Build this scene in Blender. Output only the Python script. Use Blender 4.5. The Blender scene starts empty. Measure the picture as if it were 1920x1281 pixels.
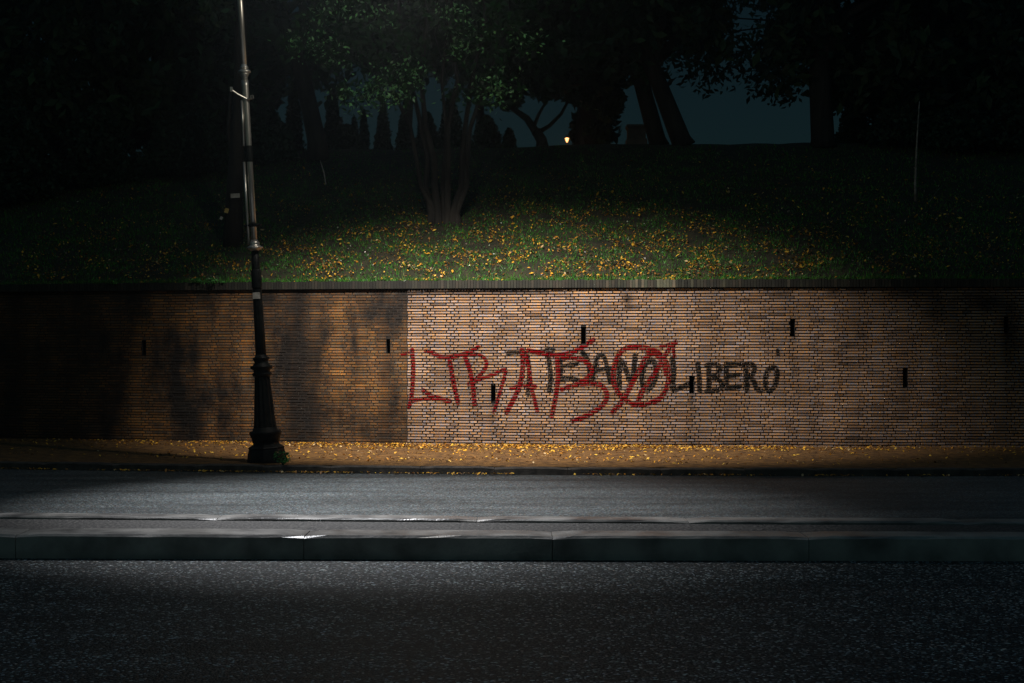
import bpy, math, random
import numpy as np
from mathutils import Vector, noise as mn
random.seed(7); rng = np.random.default_rng(7)
S = bpy.context.scene
col = S.collection

# ---------------------------------------------------------------- camera, sky, lamps' strength, exposure
F = 2667.0; EYE = 1.84; HY = 650.0
cam = bpy.data.cameras.new('camera'); cam.lens = 50; cam.sensor_width = 36
cam.shift_y = 9.5/1920; cam.clip_end = 2000; cam.clip_start = 0.1
co = bpy.data.objects.new('camera', cam); col.objects.link(co)
co.location = (0, 0, EYE); co.rotation_euler = (math.radians(90), 0, 0)
S.camera = co
W = bpy.data.worlds.new('World'); S.world = W; W.use_nodes = True
wn = W.node_tree.nodes; wl = W.node_tree.links
bg = wn['Background']
sky = wn.new('ShaderNodeTexSky'); sky.sky_type = 'NISHITA'; sky.sun_disc = False
sky.sun_elevation = math.radians(20); sky.sun_rotation = math.radians(200)
tint = wn.new('ShaderNodeMix'); tint.data_type = 'RGBA'; tint.blend_type = 'MULTIPLY'; tint.inputs[0].default_value = 1
tint.inputs[7].default_value = (0.46, 0.84, 0.84, 1)
wl.new(sky.outputs[0], tint.inputs[6]); wl.new(tint.outputs[2], bg.inputs[0])
wtc = wn.new('ShaderNodeTexCoord'); wsp = wn.new('ShaderNodeSeparateXYZ'); wmr = wn.new('ShaderNodeMapRange')
wl.new(wtc.outputs['Generated'], wsp.inputs[0]); wl.new(wsp.outputs[2], wmr.inputs[0])
for i_, v_ in zip((1,2,3,4), (.24,.6,.0024,.020)): wmr.inputs[i_].default_value = v_
wl.new(wmr.outputs[0], bg.inputs[1])
S.view_settings.view_transform = 'Standard'; S.view_settings.look = 'None'
S.view_settings.exposure = 0; S.view_settings.gamma = 1
MAIN_W = 6000; POST_W = 5000
MAIN_POS = (-1.5, 18.5, 7.3)

# ---------------------------------------------------------------- helpers
def wx(px, d): return (px-960)*d/F
def wz(py, d): return EYE+(HY-py)*d/F
def tag(o, label=None, cat=None, group=None, kind=None):
    if label: o['label'] = label
    if cat: o['category'] = cat
    if group: o['group'] = group
    if kind: o['kind'] = kind
    return o
def empty(name, loc, label, cat, group=None, rot=(0,0,0)):
    o = bpy.data.objects.new(name, None); col.objects.link(o); o.location = loc; o.rotation_euler = rot
    o.empty_display_size = 0.2
    return tag(o, label, cat, group)
def link(name, me, mat, parent=None, loc=None):
    me.materials.append(mat)
    o = bpy.data.objects.new(name, me); col.objects.link(o)
    if parent: o.parent = parent
    if loc: o.location = loc
    return o
class MB:
    def __init__(s): s.v = []; s.f = []; s.a = []
    def add(s, vs, fs, a=None):
        n = len(s.v); s.v += [tuple(p) for p in vs]; s.f += [tuple(i+n for i in f) for f in fs]
        if a is not None: s.a += list(a) if isinstance(a, list) else [a]*len(vs)
    def box(s, x0, x1, y0, y1, z0, z1):
        s.add([(x0,y0,z0),(x1,y0,z0),(x1,y1,z0),(x0,y1,z0),(x0,y0,z1),(x1,y0,z1),(x1,y1,z1),(x0,y1,z1)],
              [(0,3,2,1),(4,5,6,7),(0,1,5,4),(1,2,6,5),(2,3,7,6),(3,0,4,7)])
    def tube(s, pts, rad, n=8, jit=0, cap=True):
        pts = [Vector(p) for p in pts]; k = len(pts); rings = []
        for i, p in enumerate(pts):
            t = (pts[min(i+1,k-1)]-pts[max(i-1,0)]).normalized()
            a = t.cross(Vector((0,1,0) if abs(t.y) < .9 else (1,0,0))).normalized(); b = t.cross(a)
            r = rad[i] if isinstance(rad, (list,tuple)) else rad
            rings.append([p+(a*math.cos(2*math.pi*j/n)+b*math.sin(2*math.pi*j/n))*r*(1+random.uniform(-jit,jit)) for j in range(n)])
        vs = [q for r_ in rings for q in r_]
        fs = [(i*n+j, i*n+(j+1)%n, (i+1)*n+(j+1)%n, (i+1)*n+j) for i in range(k-1) for j in range(n)]
        if cap: fs += [tuple(range(n-1,-1,-1)), tuple((k-1)*n+j for j in range(n))]
        s.add(vs, fs)
    def lathe(s, prof, n=24, flute=0, nf=0):
        vs = []
        for r, z in prof:
            for j in range(n):
                th = 2*math.pi*j/n; rr = r
                if flute: rr = r*(1-flute*(0.5+0.5*math.cos(nf*th)))
                vs.append((rr*math.cos(th), rr*math.sin(th), z))
        k = len(prof)
        fs = [(i*n+j, i*n+(j+1)%n, (i+1)*n+(j+1)%n, (i+1)*n+j) for i in range(k-1) for j in range(n)]
        fs += [tuple(range(n-1,-1,-1)), tuple((k-1)*n+j for j in range(n))]
        s.add(vs, fs)
    def build(s, name, mat, parent=None, smooth=False, attr=None):
        me = bpy.data.meshes.new(name); me.from_pydata(s.v, [], s.f)
        if smooth: me.polygons.foreach_set('use_smooth', [True]*len(me.polygons))
        if s.a and attr == 'cover':
            A = me.attributes.new('cover', 'FLOAT', 'POINT'); A.data.foreach_set('value', s.a)
        elif s.a:
            A = me.attributes.new('tone', 'FLOAT_COLOR', 'POINT')
            A.data.foreach_set('color', np.array([(c[0],c[1],c[2],1) for c in s.a], dtype=np.float32).ravel())
        me.update()
        return link(name, me, mat, parent)
def quads(name, C, U, V, mat, colr=None, parent=None, bend=0.0, tri=False):
    """many small leaves as one mesh: centre C, half axes U and V (N,3)"""
    C = np.asarray(C); U = np.asarray(U); V = np.asarray(V); N = len(C)
    Nn = np.cross(U, V); Nn /= (np.linalg.norm(Nn, axis=1, keepdims=True)+1e-9)
    if tri:
        P = np.stack([C-U, C+U, C+V], 1); k = 3
    else:   # pointed leaf: rhombus with a lifted tip
        P = np.stack([C-V, C+U*0.9+Nn*bend, C+V, C-U*0.9+Nn*bend], 1); k = 4
    me = bpy.data.meshes.new(name)
    me.vertices.add(N*k); me.vertices.foreach_set('co', P.astype(np.float32).ravel())
    me.loops.add(N*k); me.loops.foreach_set('vertex_index', np.arange(N*k, dtype=np.int32))
    me.polygons.add(N); me.polygons.foreach_set('loop_start', np.arange(0, N*k, k, dtype=np.int32))
    me.polygons.foreach_set('loop_total', np.full(N, k, dtype=np.int32))
    me.update(calc_edges=True)
    if colr is not None:
        cc = np.repeat(np.concatenate([colr, np.ones((N,1))], 1), k, axis=0)
        A = me.attributes.new('tone', 'FLOAT_COLOR', 'POINT'); A.data.foreach_set('color', cc.astype(np.float32).ravel())
    return link(name, me, mat, parent)
def unit(N):
    v = rng.normal(size=(N,3)); return v/np.linalg.norm(v, axis=1, keepdims=True)

# ---------------------------------------------------------------- materials
def mat(name, c0, c1, scale=8, rough=0.8, detail=6, bump=0.0, bscale=None, metal=0.0, spec=0.5, p0=.35, p1=.65, attr=False, third=None, rough2=None, stretch=None):
    m = bpy.data.materials.new(name); m.use_nodes = True
    N = m.node_tree.nodes; L = m.node_tree.links; B = N['Principled BSDF']
    tc = N.new('ShaderNodeTexCoord'); src = tc.outputs['Object']
    if stretch:
        mp = N.new('ShaderNodeMapping'); mp.inputs['Scale'].default_value = stretch; L.new(src, mp.inputs[0]); src = mp.outputs[0]
    no = N.new('ShaderNodeTexNoise'); no.inputs['Scale'].default_value = scale; no.inputs['Detail'].default_value = detail
    L.new(src, no.inputs['Vector'])
    cr = N.new('ShaderNodeValToRGB'); cr.color_ramp.elements[0].position = p0; cr.color_ramp.elements[1].position = p1
    cr.color_ramp.elements[0].color = (*c0, 1); cr.color_ramp.elements[1].color = (*c1, 1)
    if third:
        e = cr.color_ramp.elements.new((p0+p1)/2); e.color = (*third, 1)
    L.new(no.outputs[0], cr.inputs[0]); out = cr.outputs[0]
    if attr:
        at = N.new('ShaderNodeAttribute'); at.attribute_name = 'tone'
        mx = N.new('ShaderNodeMix'); mx.data_type = 'RGBA'; mx.blend_type = 'MULTIPLY'; mx.inputs[0].default_value = 1
        L.new(out, mx.inputs[6]); L.new(at.outputs['Color'], mx.inputs[7]); out = mx.outputs[2]
    L.new(out, B.inputs['Base Color'])
    B.inputs['Roughness'].default_value = rough; B.inputs['Metallic'].default_value = metal
    B.inputs['Specular IOR Level'].default_value = spec
    if rough2 is not None:
        n3 = N.new('ShaderNodeTexNoise'); n3.inputs['Scale'].default_value = 1.3; n3.inputs['Detail'].default_value = 4
        mr = N.new('ShaderNodeMapRange'); mr.inputs[3].default_value = rough; mr.inputs[4].default_value = rough2
        mr.inputs[1].default_value = .35; mr.inputs[2].default_value = .65
        L.new(src, n3.inputs['Vector']); L.new(n3.outputs[0], mr.inputs[0]); L.new(mr.outputs[0], B.inputs['Roughness'])
    if bump:
        n2 = N.new('ShaderNodeTexNoise'); n2.inputs['Scale'].default_value = bscale or scale; n2.inputs['Detail'].default_value = 3
        bp = N.new('ShaderNodeBump'); bp.inputs['Strength'].default_value = 1; bp.inputs['Distance'].default_value = bump
        L.new(src, n2.inputs['Vector']); L.new(n2.outputs[0], bp.inputs['Height']); L.new(bp.outputs[0], B.inputs['Normal'])
    return m
def brick_mat(name, grime):
    m = mat(name, (1.42,.88,.34), (.70,.80,1.0), scale=46, rough=.85, detail=3, p0=.43, p1=.57, attr=True, bump=.006, bscale=45)
    N = m.node_tree.nodes; L = m.node_tree.links; B = N['Principled BSDF']
    tc = [n for n in N if n.type == 'TEX_COORD'][0]
    mp = N.new('ShaderNodeMapping'); mp.inputs['Scale'].default_value = (1.0, 1.0, .45)
    no = N.new('ShaderNodeTexNoise'); no.inputs['Scale'].default_value = 1.6; no.inputs['Detail'].default_value = 8; no.inputs['Roughness'].default_value = .62
    mr = N.new('ShaderNodeMapRange'); mr.inputs[1].default_value = .36; mr.inputs[2].default_value = .62
    mr.inputs[3].default_value = 1-grime; mr.inputs[4].default_value = 1.1
    L.new(tc.outputs['Object'], mp.inputs[0]); L.new(mp.outputs[0], no.inputs['Vector']); L.new(no.outputs[0], mr.inputs[0])
    mx = N.new('ShaderNodeMix'); mx.data_type = 'RGBA'; mx.blend_type = 'MULTIPLY'; mx.inputs[0].default_value = 1
    old = B.inputs['Base Color'].links[0].from_socket
    cm = N.new('ShaderNodeCombineColor')
    for i in range(3): L.new(mr.outputs[0], cm.inputs[i])
    L.new(old, mx.inputs[6]); L.new(cm.outputs[0], mx.inputs[7]); L.new(mx.outputs[2], B.inputs['Base Color'])
    return m
def leaf_mat(name, rough=.55, spec=.5):
    m = mat(name, (.8,.8,.8), (1.1,1.1,1.1), scale=6, rough=rough, attr=True, spec=spec)
    return m
def paint_mat(name, c):
    m = mat(name, tuple(x*.75 for x in c), tuple(x*1.2 for x in c), scale=18, rough=.9, spec=.05)
    N = m.node_tree.nodes; L = m.node_tree.links; B = N['Principled BSDF']; out = N['Material Output']
    at = N.new('ShaderNodeAttribute'); at.attribute_name = 'cover'
    tr = N.new('ShaderNodeBsdfTransparent'); ms = N.new('ShaderNodeMixShader')
    L.new(at.outputs['Fac'], ms.inputs[0]); L.new(tr.outputs[0], ms.inputs[1]); L.new(B.outputs[0], ms.inputs[2]); L.new(ms.outputs[0], out.inputs[0])
    return m
M = {}
def asphalt(name, sc, ramp, hue, rough, bump, spec):
    """aggregate: every stone chip its own tone and tint"""
    m = bpy.data.materials.new(name); m.use_nodes = True
    N = m.node_tree.nodes; L = m.node_tree.links; B = N['Principled BSDF']
    tc = N.new('ShaderNodeTexCoord'); vo = N.new('ShaderNodeTexVoronoi'); vo.inputs['Scale'].default_value = sc; L.new(tc.outputs['Object'], vo.inputs['Vector'])
    se = N.new('ShaderNodeSeparateColor'); L.new(vo.outputs['Color'], se.inputs[0])
    cr = N.new('ShaderNodeValToRGB'); L.new(se.outputs[0], cr.inputs[0])
    for i_, (p, c) in enumerate(ramp):
        e = cr.color_ramp.elements[i_] if i_ < 2 else cr.color_ramp.elements.new(p)
        e.position = p; e.color = (c,c,c,1)
    hr = N.new('ShaderNodeValToRGB'); L.new(se.outputs[1], hr.inputs[0])
    cols = [(1.0,.66,.36),(.86,.95,1.05),(.66,.92,1.2),(.68,1.05,.95)]
    for i_, c in enumerate(cols):
        e = hr.color_ramp.elements[i_] if i_ < 2 else hr.color_ramp.elements.new(.5)
        e.position = i_*.3; e.color = tuple(1+(x-1)*hue for x in c)+(1,)
    mx = N.new('ShaderNodeMix'); mx.data_type = 'RGBA'; mx.blend_type = 'MULTIPLY'; mx.inputs[0].default_value = 1
    L.new(cr.outputs[0], mx.inputs[6]); L.new(hr.outputs[0], mx.inputs[7])
    mp = N.new('ShaderNodeMapping'); mp.inputs['Scale'].default_value = (.25,1.4,1); L.new(tc.outputs['Object'], mp.inputs[0])
    no = N.new('ShaderNodeTexNoise'); no.inputs['Scale'].default_value = 1.6; no.inputs['Detail'].default_value = 7; L.new(mp.outputs[0], no.inputs['Vector'])
    mr = N.new('ShaderNodeMapRange'); mr.inputs[1].default_value = .3; mr.inputs[2].default_value = .7; mr.inputs[3].default_value = .5; mr.inputs[4].default_value = 1.35; L.new(no.outputs[0], mr.inputs[0])
    m2 = N.new('ShaderNodeMix'); m2.data_type = 'RGBA'; m2.blend_type = 'MULTIPLY'; m2.inputs[0].default_value = 1
    cm = N.new('ShaderNodeCombineColor'); [L.new(mr.outputs[0], cm.inputs[q]) for q in range(3)]
    L.new(mx.outputs[2], m2.inputs[6]); L.new(cm.outputs[0], m2.inputs[7]); L.new(m2.outputs[2], B.inputs['Base Color'])
    bp = N.new('ShaderNodeBump'); bp.inputs['Distance'].default_value = bump; bp.inputs['Strength'].default_value = 1
    L.new(vo.outputs['Distance'], bp.inputs['Height']); bp.invert = True; L.new(bp.outputs[0], B.inputs['Normal'])
    B.inputs['Roughness'].default_value = rough; B.inputs['Specular IOR Level'].default_value = spec
    return m
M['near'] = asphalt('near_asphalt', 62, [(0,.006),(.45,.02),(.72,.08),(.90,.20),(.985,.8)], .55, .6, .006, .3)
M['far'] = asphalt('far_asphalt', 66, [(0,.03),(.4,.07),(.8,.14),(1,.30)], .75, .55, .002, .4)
M['stone'] = mat('granite_kerb', (.12,.115,.11), (.36,.345,.32), scale=2.6, rough=.28, detail=9, bump=.003, bscale=40, spec=.6, rough2=.5)
M['kerbface'] = mat('dark_kerb', (.03,.028,.026), (.085,.075,.065), scale=7, rough=.8, detail=8, bump=.006, bscale=30)
M['fill'] = mat('island_fill', (.02,.02,.02), (.15,.14,.13), scale=34, rough=.75, bump=.02, bscale=22, p0=.4, p1=.7)
M['path'] = mat('footway_asphalt', (.055,.027,.007), (.20,.105,.026), scale=9, rough=.85, detail=10, bump=.006, bscale=50)
M['soil'] = mat('bank_soil', (.010,.016,.006), (.035,.032,.016), scale=5, rough=.95, detail=9, bump=.04, bscale=9)
M['newbrick'] = brick_mat('scrubbed_brick', .28)
M['oldbrick'] = brick_mat('sooty_brick', .97)
M['mortar'] = mat('mortar', (.006,.006,.006), (.018,.016,.014), scale=14, rough=.95)
M['oldmortar'] = mat('old_mortar', (.008,.007,.006), (.026,.021,.015), scale=10, rough=.95)
M['coping'] = mat('coping_brick', (.75,.8,.8), (1.2,1.1,.95), scale=9, rough=.8, attr=True, bump=.004)
M['hole'] = mat('dark_hole', (.004,.004,.004), (.012,.011,.01), scale=10, rough=.9)  # near-black tone all through the hole
M['leaf'] = leaf_mat('dry_leaf', .6)
M['green'] = leaf_mat('green_leaf', .38, .6)
M['dark'] = leaf_mat('dark_foliage', .7, .2)
M['grass'] = leaf_mat('grass_blade', .55)
M['bark'] = mat('bark', (.008,.008,.007), (.028,.025,.02), scale=6, rough=.9, bump=.03, bscale=14, stretch=(1,1,.25))
M['palebark'] = mat('pale_bark', (.12,.11,.09), (.3,.27,.23), scale=9, rough=.9)
M['iron'] = mat('dark_cast_iron', (.004,.005,.005), (.014,.016,.015), scale=9, rough=.5, bump=.002, bscale=60, spec=.12)
M['steel'] = mat('grey_painted_steel', (.34,.33,.30), (.60,.57,.51), scale=7, rough=.32, detail=8, metal=.8, stretch=(1,1,.3), rough2=.42)
M['paper'] = mat('paper', (.35,.32,.28), (.6,.56,.5), scale=12, rough=.8)
M['yellow'] = mat('yellow_paper', (.5,.33,.08), (.6,.42,.14), scale=12, rough=.8)
M['stonework'] = mat('weathered_stone', (.06,.06,.055), (.12,.11,.10), scale=3, rough=.9, bump=.01)
M['red'] = paint_mat('red_spray', (.17,.002,.005))
M['black'] = paint_mat('black_spray', (.005,.008,.009))
def emis(name, c, s):
    m = bpy.data.materials.new(name); m.use_nodes = True; B = m.node_tree.nodes['Principled BSDF']
    B.inputs['Emission Color'].default_value = (*c,1); B.inputs['Emission Strength'].default_value = s; return m
M['glass'] = emis('lit_lamp_glass', (1,.8,.55), 40); M['warm'] = emis('warm_lantern_glass', (1,.36,.08), .8)

# ---------------------------------------------------------------- the street in plan
def d_wall(X): return 23.9-.1193*X+.00712*X*X
def d_kerb(X): return 19.4-.0748*X+.00664*X*X
def d_far(X):  return 13.67-.05*X+.0028*X*X
def d_far2(X): return d_far(X)-.27
def d_nearb(X):return 12.66-.03*X+.0006*X*X
def d_near(X): return 12.26-.02*X+.0006*X*X
Z_NEAR, Z_FAR, Z_PATH, Z_ISL = 0.0, .09, .19, .21
XS = np.concatenate([np.arange(-60,-14,2.), np.arange(-14,14,.25), np.arange(14,61,2.)])
def cl(X): return max(-14, min(14, X))
def strip(name, fa, fb, za, zb, m, ny=1, wob=0, kind='structure', mb=None):
    mb2 = mb or MB(); vs = []
    for X in XS:
        ya, yb = fa(X), fb(X)
        for j in range(ny+1):
            t = j/ny; w = 0
            if wob and 0 < j < ny: w = wob*mn.noise(Vector((X*.6, (ya+(yb-ya)*t)*.9, 3)))
            vs.append((X, ya+(yb-ya)*t, za+(zb-za)*t+w))
    k = ny+1; n = len(XS)
    fs = [(i*k+j, (i+1)*k+j, (i+1)*k+j+1, i*k+j+1) for i in range(n-1) for j in range(ny)]
    mb2.add(vs, fs)
    if mb is None: return tag(mb2.build(name, m), kind=kind)
def clampf(f): return lambda X: f(cl(X))
dW, dK, dF, dF2, dNB, dN = map(clampf, (d_wall, d_kerb, d_far, d_far2, d_nearb, d_near))
# one wide ground sheet under everything, then the roads
g = MB(); g.add([(-400,-60,-.6),(400,-60,-.6),(400,26.0,-.6),(-400,26.0,-.6)], [(0,1,2,3)]); tag(g.build('ground', M['soil']), kind='structure')
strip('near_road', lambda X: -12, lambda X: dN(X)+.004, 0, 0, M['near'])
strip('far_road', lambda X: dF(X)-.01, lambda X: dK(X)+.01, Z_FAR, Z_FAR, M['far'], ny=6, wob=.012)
tag(bpy.data.objects['near_road'], 'coarse dark asphalt carriageway nearest the viewer', kind='structure')
strip('pavement', lambda X: dK(X)+.16, lambda X: dW(X)+.1, Z_PATH, Z_PATH, M['path'], ny=6, wob=.012)

def kerb(name, f0, f1, z0, z1, L, m, r=.015, cracks=.003, skirt=True):
    """a run of separate stones with joints, worn arris and a little unevenness"""
    mb = MB(); X = -40.0
    while X < 40:
        Ls = L*random.uniform(.85, 1.15); n = max(2, int(Ls/.18)); dz = random.uniform(-.004,.004); dy = random.uniform(-.006,.006)
        vs = []
        for i in range(n+1):
            x = X+(Ls-cracks*2)*i/n; a, b = f0(cl(x))+dy, f1(cl(x))+dy; w = random.uniform(-.004,.004); e = (.012 if i in (0,n) else 0)
            chip = random.uniform(0,.02) if random.random() < .12 else 0
            vs += [(x,a,z0),(x,a-.002,z1+dz-r-e+w),(x,a+r+e+chip,z1+dz-e-chip*.3),(x,b-r-w,z1+dz-e),(x,b,z1+dz-r-e),(x,b,z0)]
        fs = [(i*6+j, (i+1)*6+j, (i+1)*6+j+1, i*6+j+1) for i in range(n) for j in range(5)] + [(0,1,2,3,4,5), tuple(n*6+j for j in (5,4,3,2,1,0))]
        mb.add(vs, fs); X += Ls
    return tag(mb.build(name, m, smooth=False), kind='structure')
kerb('pavement_kerb', d_kerb, lambda X: d_kerb(X)+.165, Z_FAR-.2, Z_PATH+.004, 1.1, M['kerbface'])
kerb('island_far_kerb', lambda X: d_far2(X), d_far, -.2, Z_ISL, 2.3, M['stone'])
kerb('island_near_kerb', d_near, d_nearb, -.2, Z_ISL, 2.4, M['stone'], r=.02)
strip('island_surface', lambda X: dNB(X)-.01, lambda X: dF2(X)+.01, Z_ISL-.035, Z_ISL-.03, M['fill'], ny=4, wob=.02)

# ---------------------------------------------------------------- bank above the wall
def bank_z(X, Y):
    t = Y-(dW(X)+.45)
    s = 3.0+ .44*min(t, 7.0)
    if t > 7: s = 3.0+.44*7 + .44*1.2*(1-math.exp(-(t-7)/1.2)) if t < 60 else 3.0+.44*8.2
    s += .06*mn.noise(Vector((X*.5, Y*.5, 0))) + .03*mn.noise(Vector((X*1.7, Y*1.7, 5)))
    if t < .3: s = 2.90+ (s-2.90)*max(0,(t+.1)/.4)
    return s
mb = MB(); XB = np.concatenate([np.arange(-200,-20,12.), np.arange(-20,20.1,.3), np.arange(22,201,12.)])
TB = [-.1,0,.15,.3]+[.3+.3*i for i in range(1,32)]+[11,13,16,22,35,60,120,300]
vs = []
for X in XB:
    for t in TB:
        Y = dW(X)+.45+t; vs.append((X, Y, bank_z(X,Y)))
k = len(TB); fs = [(i*k+j,(i+1)*k+j,(i+1)*k+j+1,i*k+j+1) for i in range(len(XB)-1) for j in range(k-1)]
mb.add(vs, fs); tag(mb.build('bank', M['soil'], smooth=True), kind='structure')

# ---------------------------------------------------------------- retaining wall
def on_wall(px, py):
    X = 0
    for _ in range(12): X = (px-960)*d_wall(X)/F
    return X, EYE+(HY-py)*d_wall(X)/F
wall = empty('retaining_wall', (0, d_wall(0), Z_PATH), 'long sprayed brick retaining wall holding back the leafy bank', 'wall')
WO = Vector(wall.location)
def wl3(X, Z, off):      # point on the wall face, off = metres towards the street, in the wall's own space
    return (X-WO.x, d_wall(X)-off-WO.y, Z-WO.z)
EDGE = on_wall(763, 700)[0]
H0, H1 = Z_PATH-.02, 2.815
holes = []
for (px, py, w, h) in [(1094,628,9,30),(925,738,8,30),(1297,722,9,30),(1486,615,9,30),(1697,708,9,32),(728,649,7,27),(270,652,8,28),(1886,610,8,30)]:
    X, Z = on_wall(px, py); holes.append((X-w/2*.009, X+w/2*.009, Z-h/2*.009, Z+h/2*.009))
spots = []
for (px, py, rx, ry, s) in [(1177,563,9,12,.85),(1614,628,8,6,.75),(1458,657,5,6,.6),(1462,552,14,8,.6),(1560,547,12,10,.6),(1395,563,22,5,.55),
                            (1700,550,45,14,.75),(1750,575,22,26,.5),(1850,565,60,22,.85),(1895,620,16,50,.7),(1160,603,12,10,.35),(930,565,60,10,.18),(1590,650,6,5,.5),(1380,830,18,5,.7)]:
    X, Z = on_wall(px, py); spots.append((X, Z, rx*.009, ry*.009, s))
def stain(X, Z):
    k = 1.0
    for (sx, sz, rx, rz, s) in spots:
        q = ((X-sx)/rx)**2+((Z-sz)/rz)**2
        if q < 9: k *= 1-s*math.exp(-q*(.9+.6*mn.noise(Vector((X*7,Z*7,1)))))
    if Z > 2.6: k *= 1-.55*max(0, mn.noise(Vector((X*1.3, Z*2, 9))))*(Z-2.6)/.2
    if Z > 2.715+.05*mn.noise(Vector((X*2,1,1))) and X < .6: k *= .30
    for (h0,h1,h2,h3) in holes:
        if Z < h2: k *= 1-.5*math.exp(-((X-(h0+h1)/2-.03*mn.noise(Vector((Z*3,h0,0))))/.055)**2)*math.exp(-(h2-Z)/.55)
        k *= 1-.35*math.exp(-((X-(h0+h1)/2)/.09)**2-((Z-(h2+h3)/2)/.2)**2)
    k *= .90+.30*mn.noise(Vector((X*.55,Z*.8,31)))
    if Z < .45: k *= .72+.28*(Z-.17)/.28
    return k
def oldstain_shade(X, Z):      # soot and damp runs, plus the lamp post's shadow and far-left dimness painted in
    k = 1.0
    for (px, w, s) in [(560,.20,1.0),(590,.16,.75),(500,.22,.35),(345,.3,.5),(215,.4,.6),(120,.5,.7),(40,.7,.7),(-60,.9,.8),(160,.35,.5)]:  # opening pair paints the post's shadow; leftmost entries paint the light's fall-off
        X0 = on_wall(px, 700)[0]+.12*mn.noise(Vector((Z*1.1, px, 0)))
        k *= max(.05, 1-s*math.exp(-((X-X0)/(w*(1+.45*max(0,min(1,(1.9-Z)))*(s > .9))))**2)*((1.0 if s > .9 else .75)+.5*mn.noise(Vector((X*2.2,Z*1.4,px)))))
    if X > EDGE-.55: k *= 1-.55*max(0, mn.noise(Vector((X*2.5,Z*1.2,4)))+.35)
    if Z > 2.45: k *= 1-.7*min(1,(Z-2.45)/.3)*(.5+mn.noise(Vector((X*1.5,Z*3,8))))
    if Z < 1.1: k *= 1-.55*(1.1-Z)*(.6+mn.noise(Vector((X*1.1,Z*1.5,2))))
    # the patch scrubbed clean beside the restored facing
    Xp, Zp = on_wall(752, 690); q = ((X-Xp)/.13)**2+((Z-Zp)/.16)**2
    k += .9*math.exp(-q)
    return max(.06, k)
red_c1 = [
 (7,[(132,545),(140,700),(127,900),(106,972)]),(7,[(105,965),(135,925),(220,912),(330,908),(415,930)]),(6,[(215,845),(270,885),(340,905),(410,935)]),(4,[(55,578),(130,562)]),
 (6.5,[(235,555),(290,568),(340,595),(430,595),(520,575),(590,545),(630,520)]),(7.5,[(410,600),(430,720),(455,850),(475,940)]),
 (7.5,[(525,590),(560,680),(585,800),(600,950)]),(5.5,[(525,580),(600,575),(660,595),(690,640),(670,700),(600,770),(555,800)]),
 (5.5,[(570,790),(680,750),(760,720),(830,690),(820,760),(790,860),(760,960),(745,1010)]),
 (8,[(955,545),(962,640),(950,760),(910,880),(840,1010)]),(6,[(985,590),(1010,700),(1025,820),(1050,920),(1070,1005)]),(6.5,[(875,835),(950,815),(1055,820)]),
 (7.5,[(1000,548),(1080,565),(1150,580),(1250,580),(1340,560),(1420,515),(1490,470)]),
 (7.5,[(1215,590),(1225,720),(1215,850),(1195,960),(1180,1040)]),(7.5,[(1265,603),(1350,605),(1430,630),(1477,690),(1455,745),(1390,790),(1310,820),(1255,840)]),
 (8,[(1400,798),(1480,795),(1550,812),(1590,870),(1580,930),(1530,985),(1450,1030),(1390,1060),(1335,1075)])]
red_c2 = [
 (8,[(400,492),(330,512),(285,575),(265,660),(270,760),(310,830),(370,880),(430,895),(530,885),(600,845),(640,775),(652,680),(635,600),(590,540),(520,505),(450,492),(400,492)]),
 (4,[(500,520),(560,550),(610,610),(630,690)]),(5,[(560,860),(480,900),(400,908)]),
 (8,[(258,950),(320,880),(400,740),(450,650),(490,570),(540,535)]),(7.5,[(425,905),(470,800),(540,700),(610,585),(655,510),(700,460)]),(4,[(425,890),(455,800)]),
 (6,[(600,490),(650,478),(705,458)]),(5,[(698,465),(686,510),(695,560)])]
blk_c1 = [(6,[(850,570),(950,560),(1080,562),(1190,545)]),(6.5,[(995,590),(1010,700),(1005,800),(1000,880)]),(6.5,[(1145,535),(1160,640),(1170,740),(1160,850)]),
 (6,[(1240,625),(1247,700),(1240,770)]),(5.5,[(1240,670),(1370,650)]),(6,[(1240,765),(1300,757),(1380,770)]),(5,[(1250,612),(1350,598)]),(6.5,[(1415,570),(1450,640),(1470,720),(1468,790)])]
blk_c2 = [(6.5,[(45,530),(80,580),(95,660),(95,740)]),(6,[(118,740),(130,650),(150,570),(180,548),(205,580),(220,650),(240,740)]),(5.5,[(115,662),(240,640)]),
 (7,[(305,770),(303,660),(308,580),(345,640),(388,745),(405,680),(415,555)]),(7,[(545,590),(490,605),(465,680),(470,765),(500,790),(540,760),(567,680),(555,610),(530,582),(500,590)]),
 (7.5,[(680,570),(687,680),(682,790),(730,782),(800,750)]),(7,[(858,615),(868,700),(872,800)]),
 (7,[(935,625),(937,720),(935,800)]),(6.5,[(920,622),(980,612),(1018,640),(990,690),(945,708),(1000,720),(1030,760),(1000,795),(920,805)]),
 (7,[(1062,610),(1058,700),(1062,785)]),(6.5,[(1055,620),(1165,612)]),(6,[(1060,700),(1145,690)]),(6.5,[(1060,782),(1150,772)]),
 (7,[(1195,620),(1200,700),(1205,800)]),(6.5,[(1180,620),(1230,610),(1260,640),(1240,690),(1200,702),(1250,725),(1270,785),(1305,795)]),
 (6.5,[(1375,640),(1342,680),(1335,760),(1360,802),(1400,770),(1420,690),(1405,640),(1372,636)]),(3.5,[(1420,515),(1424,545)])]
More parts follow.
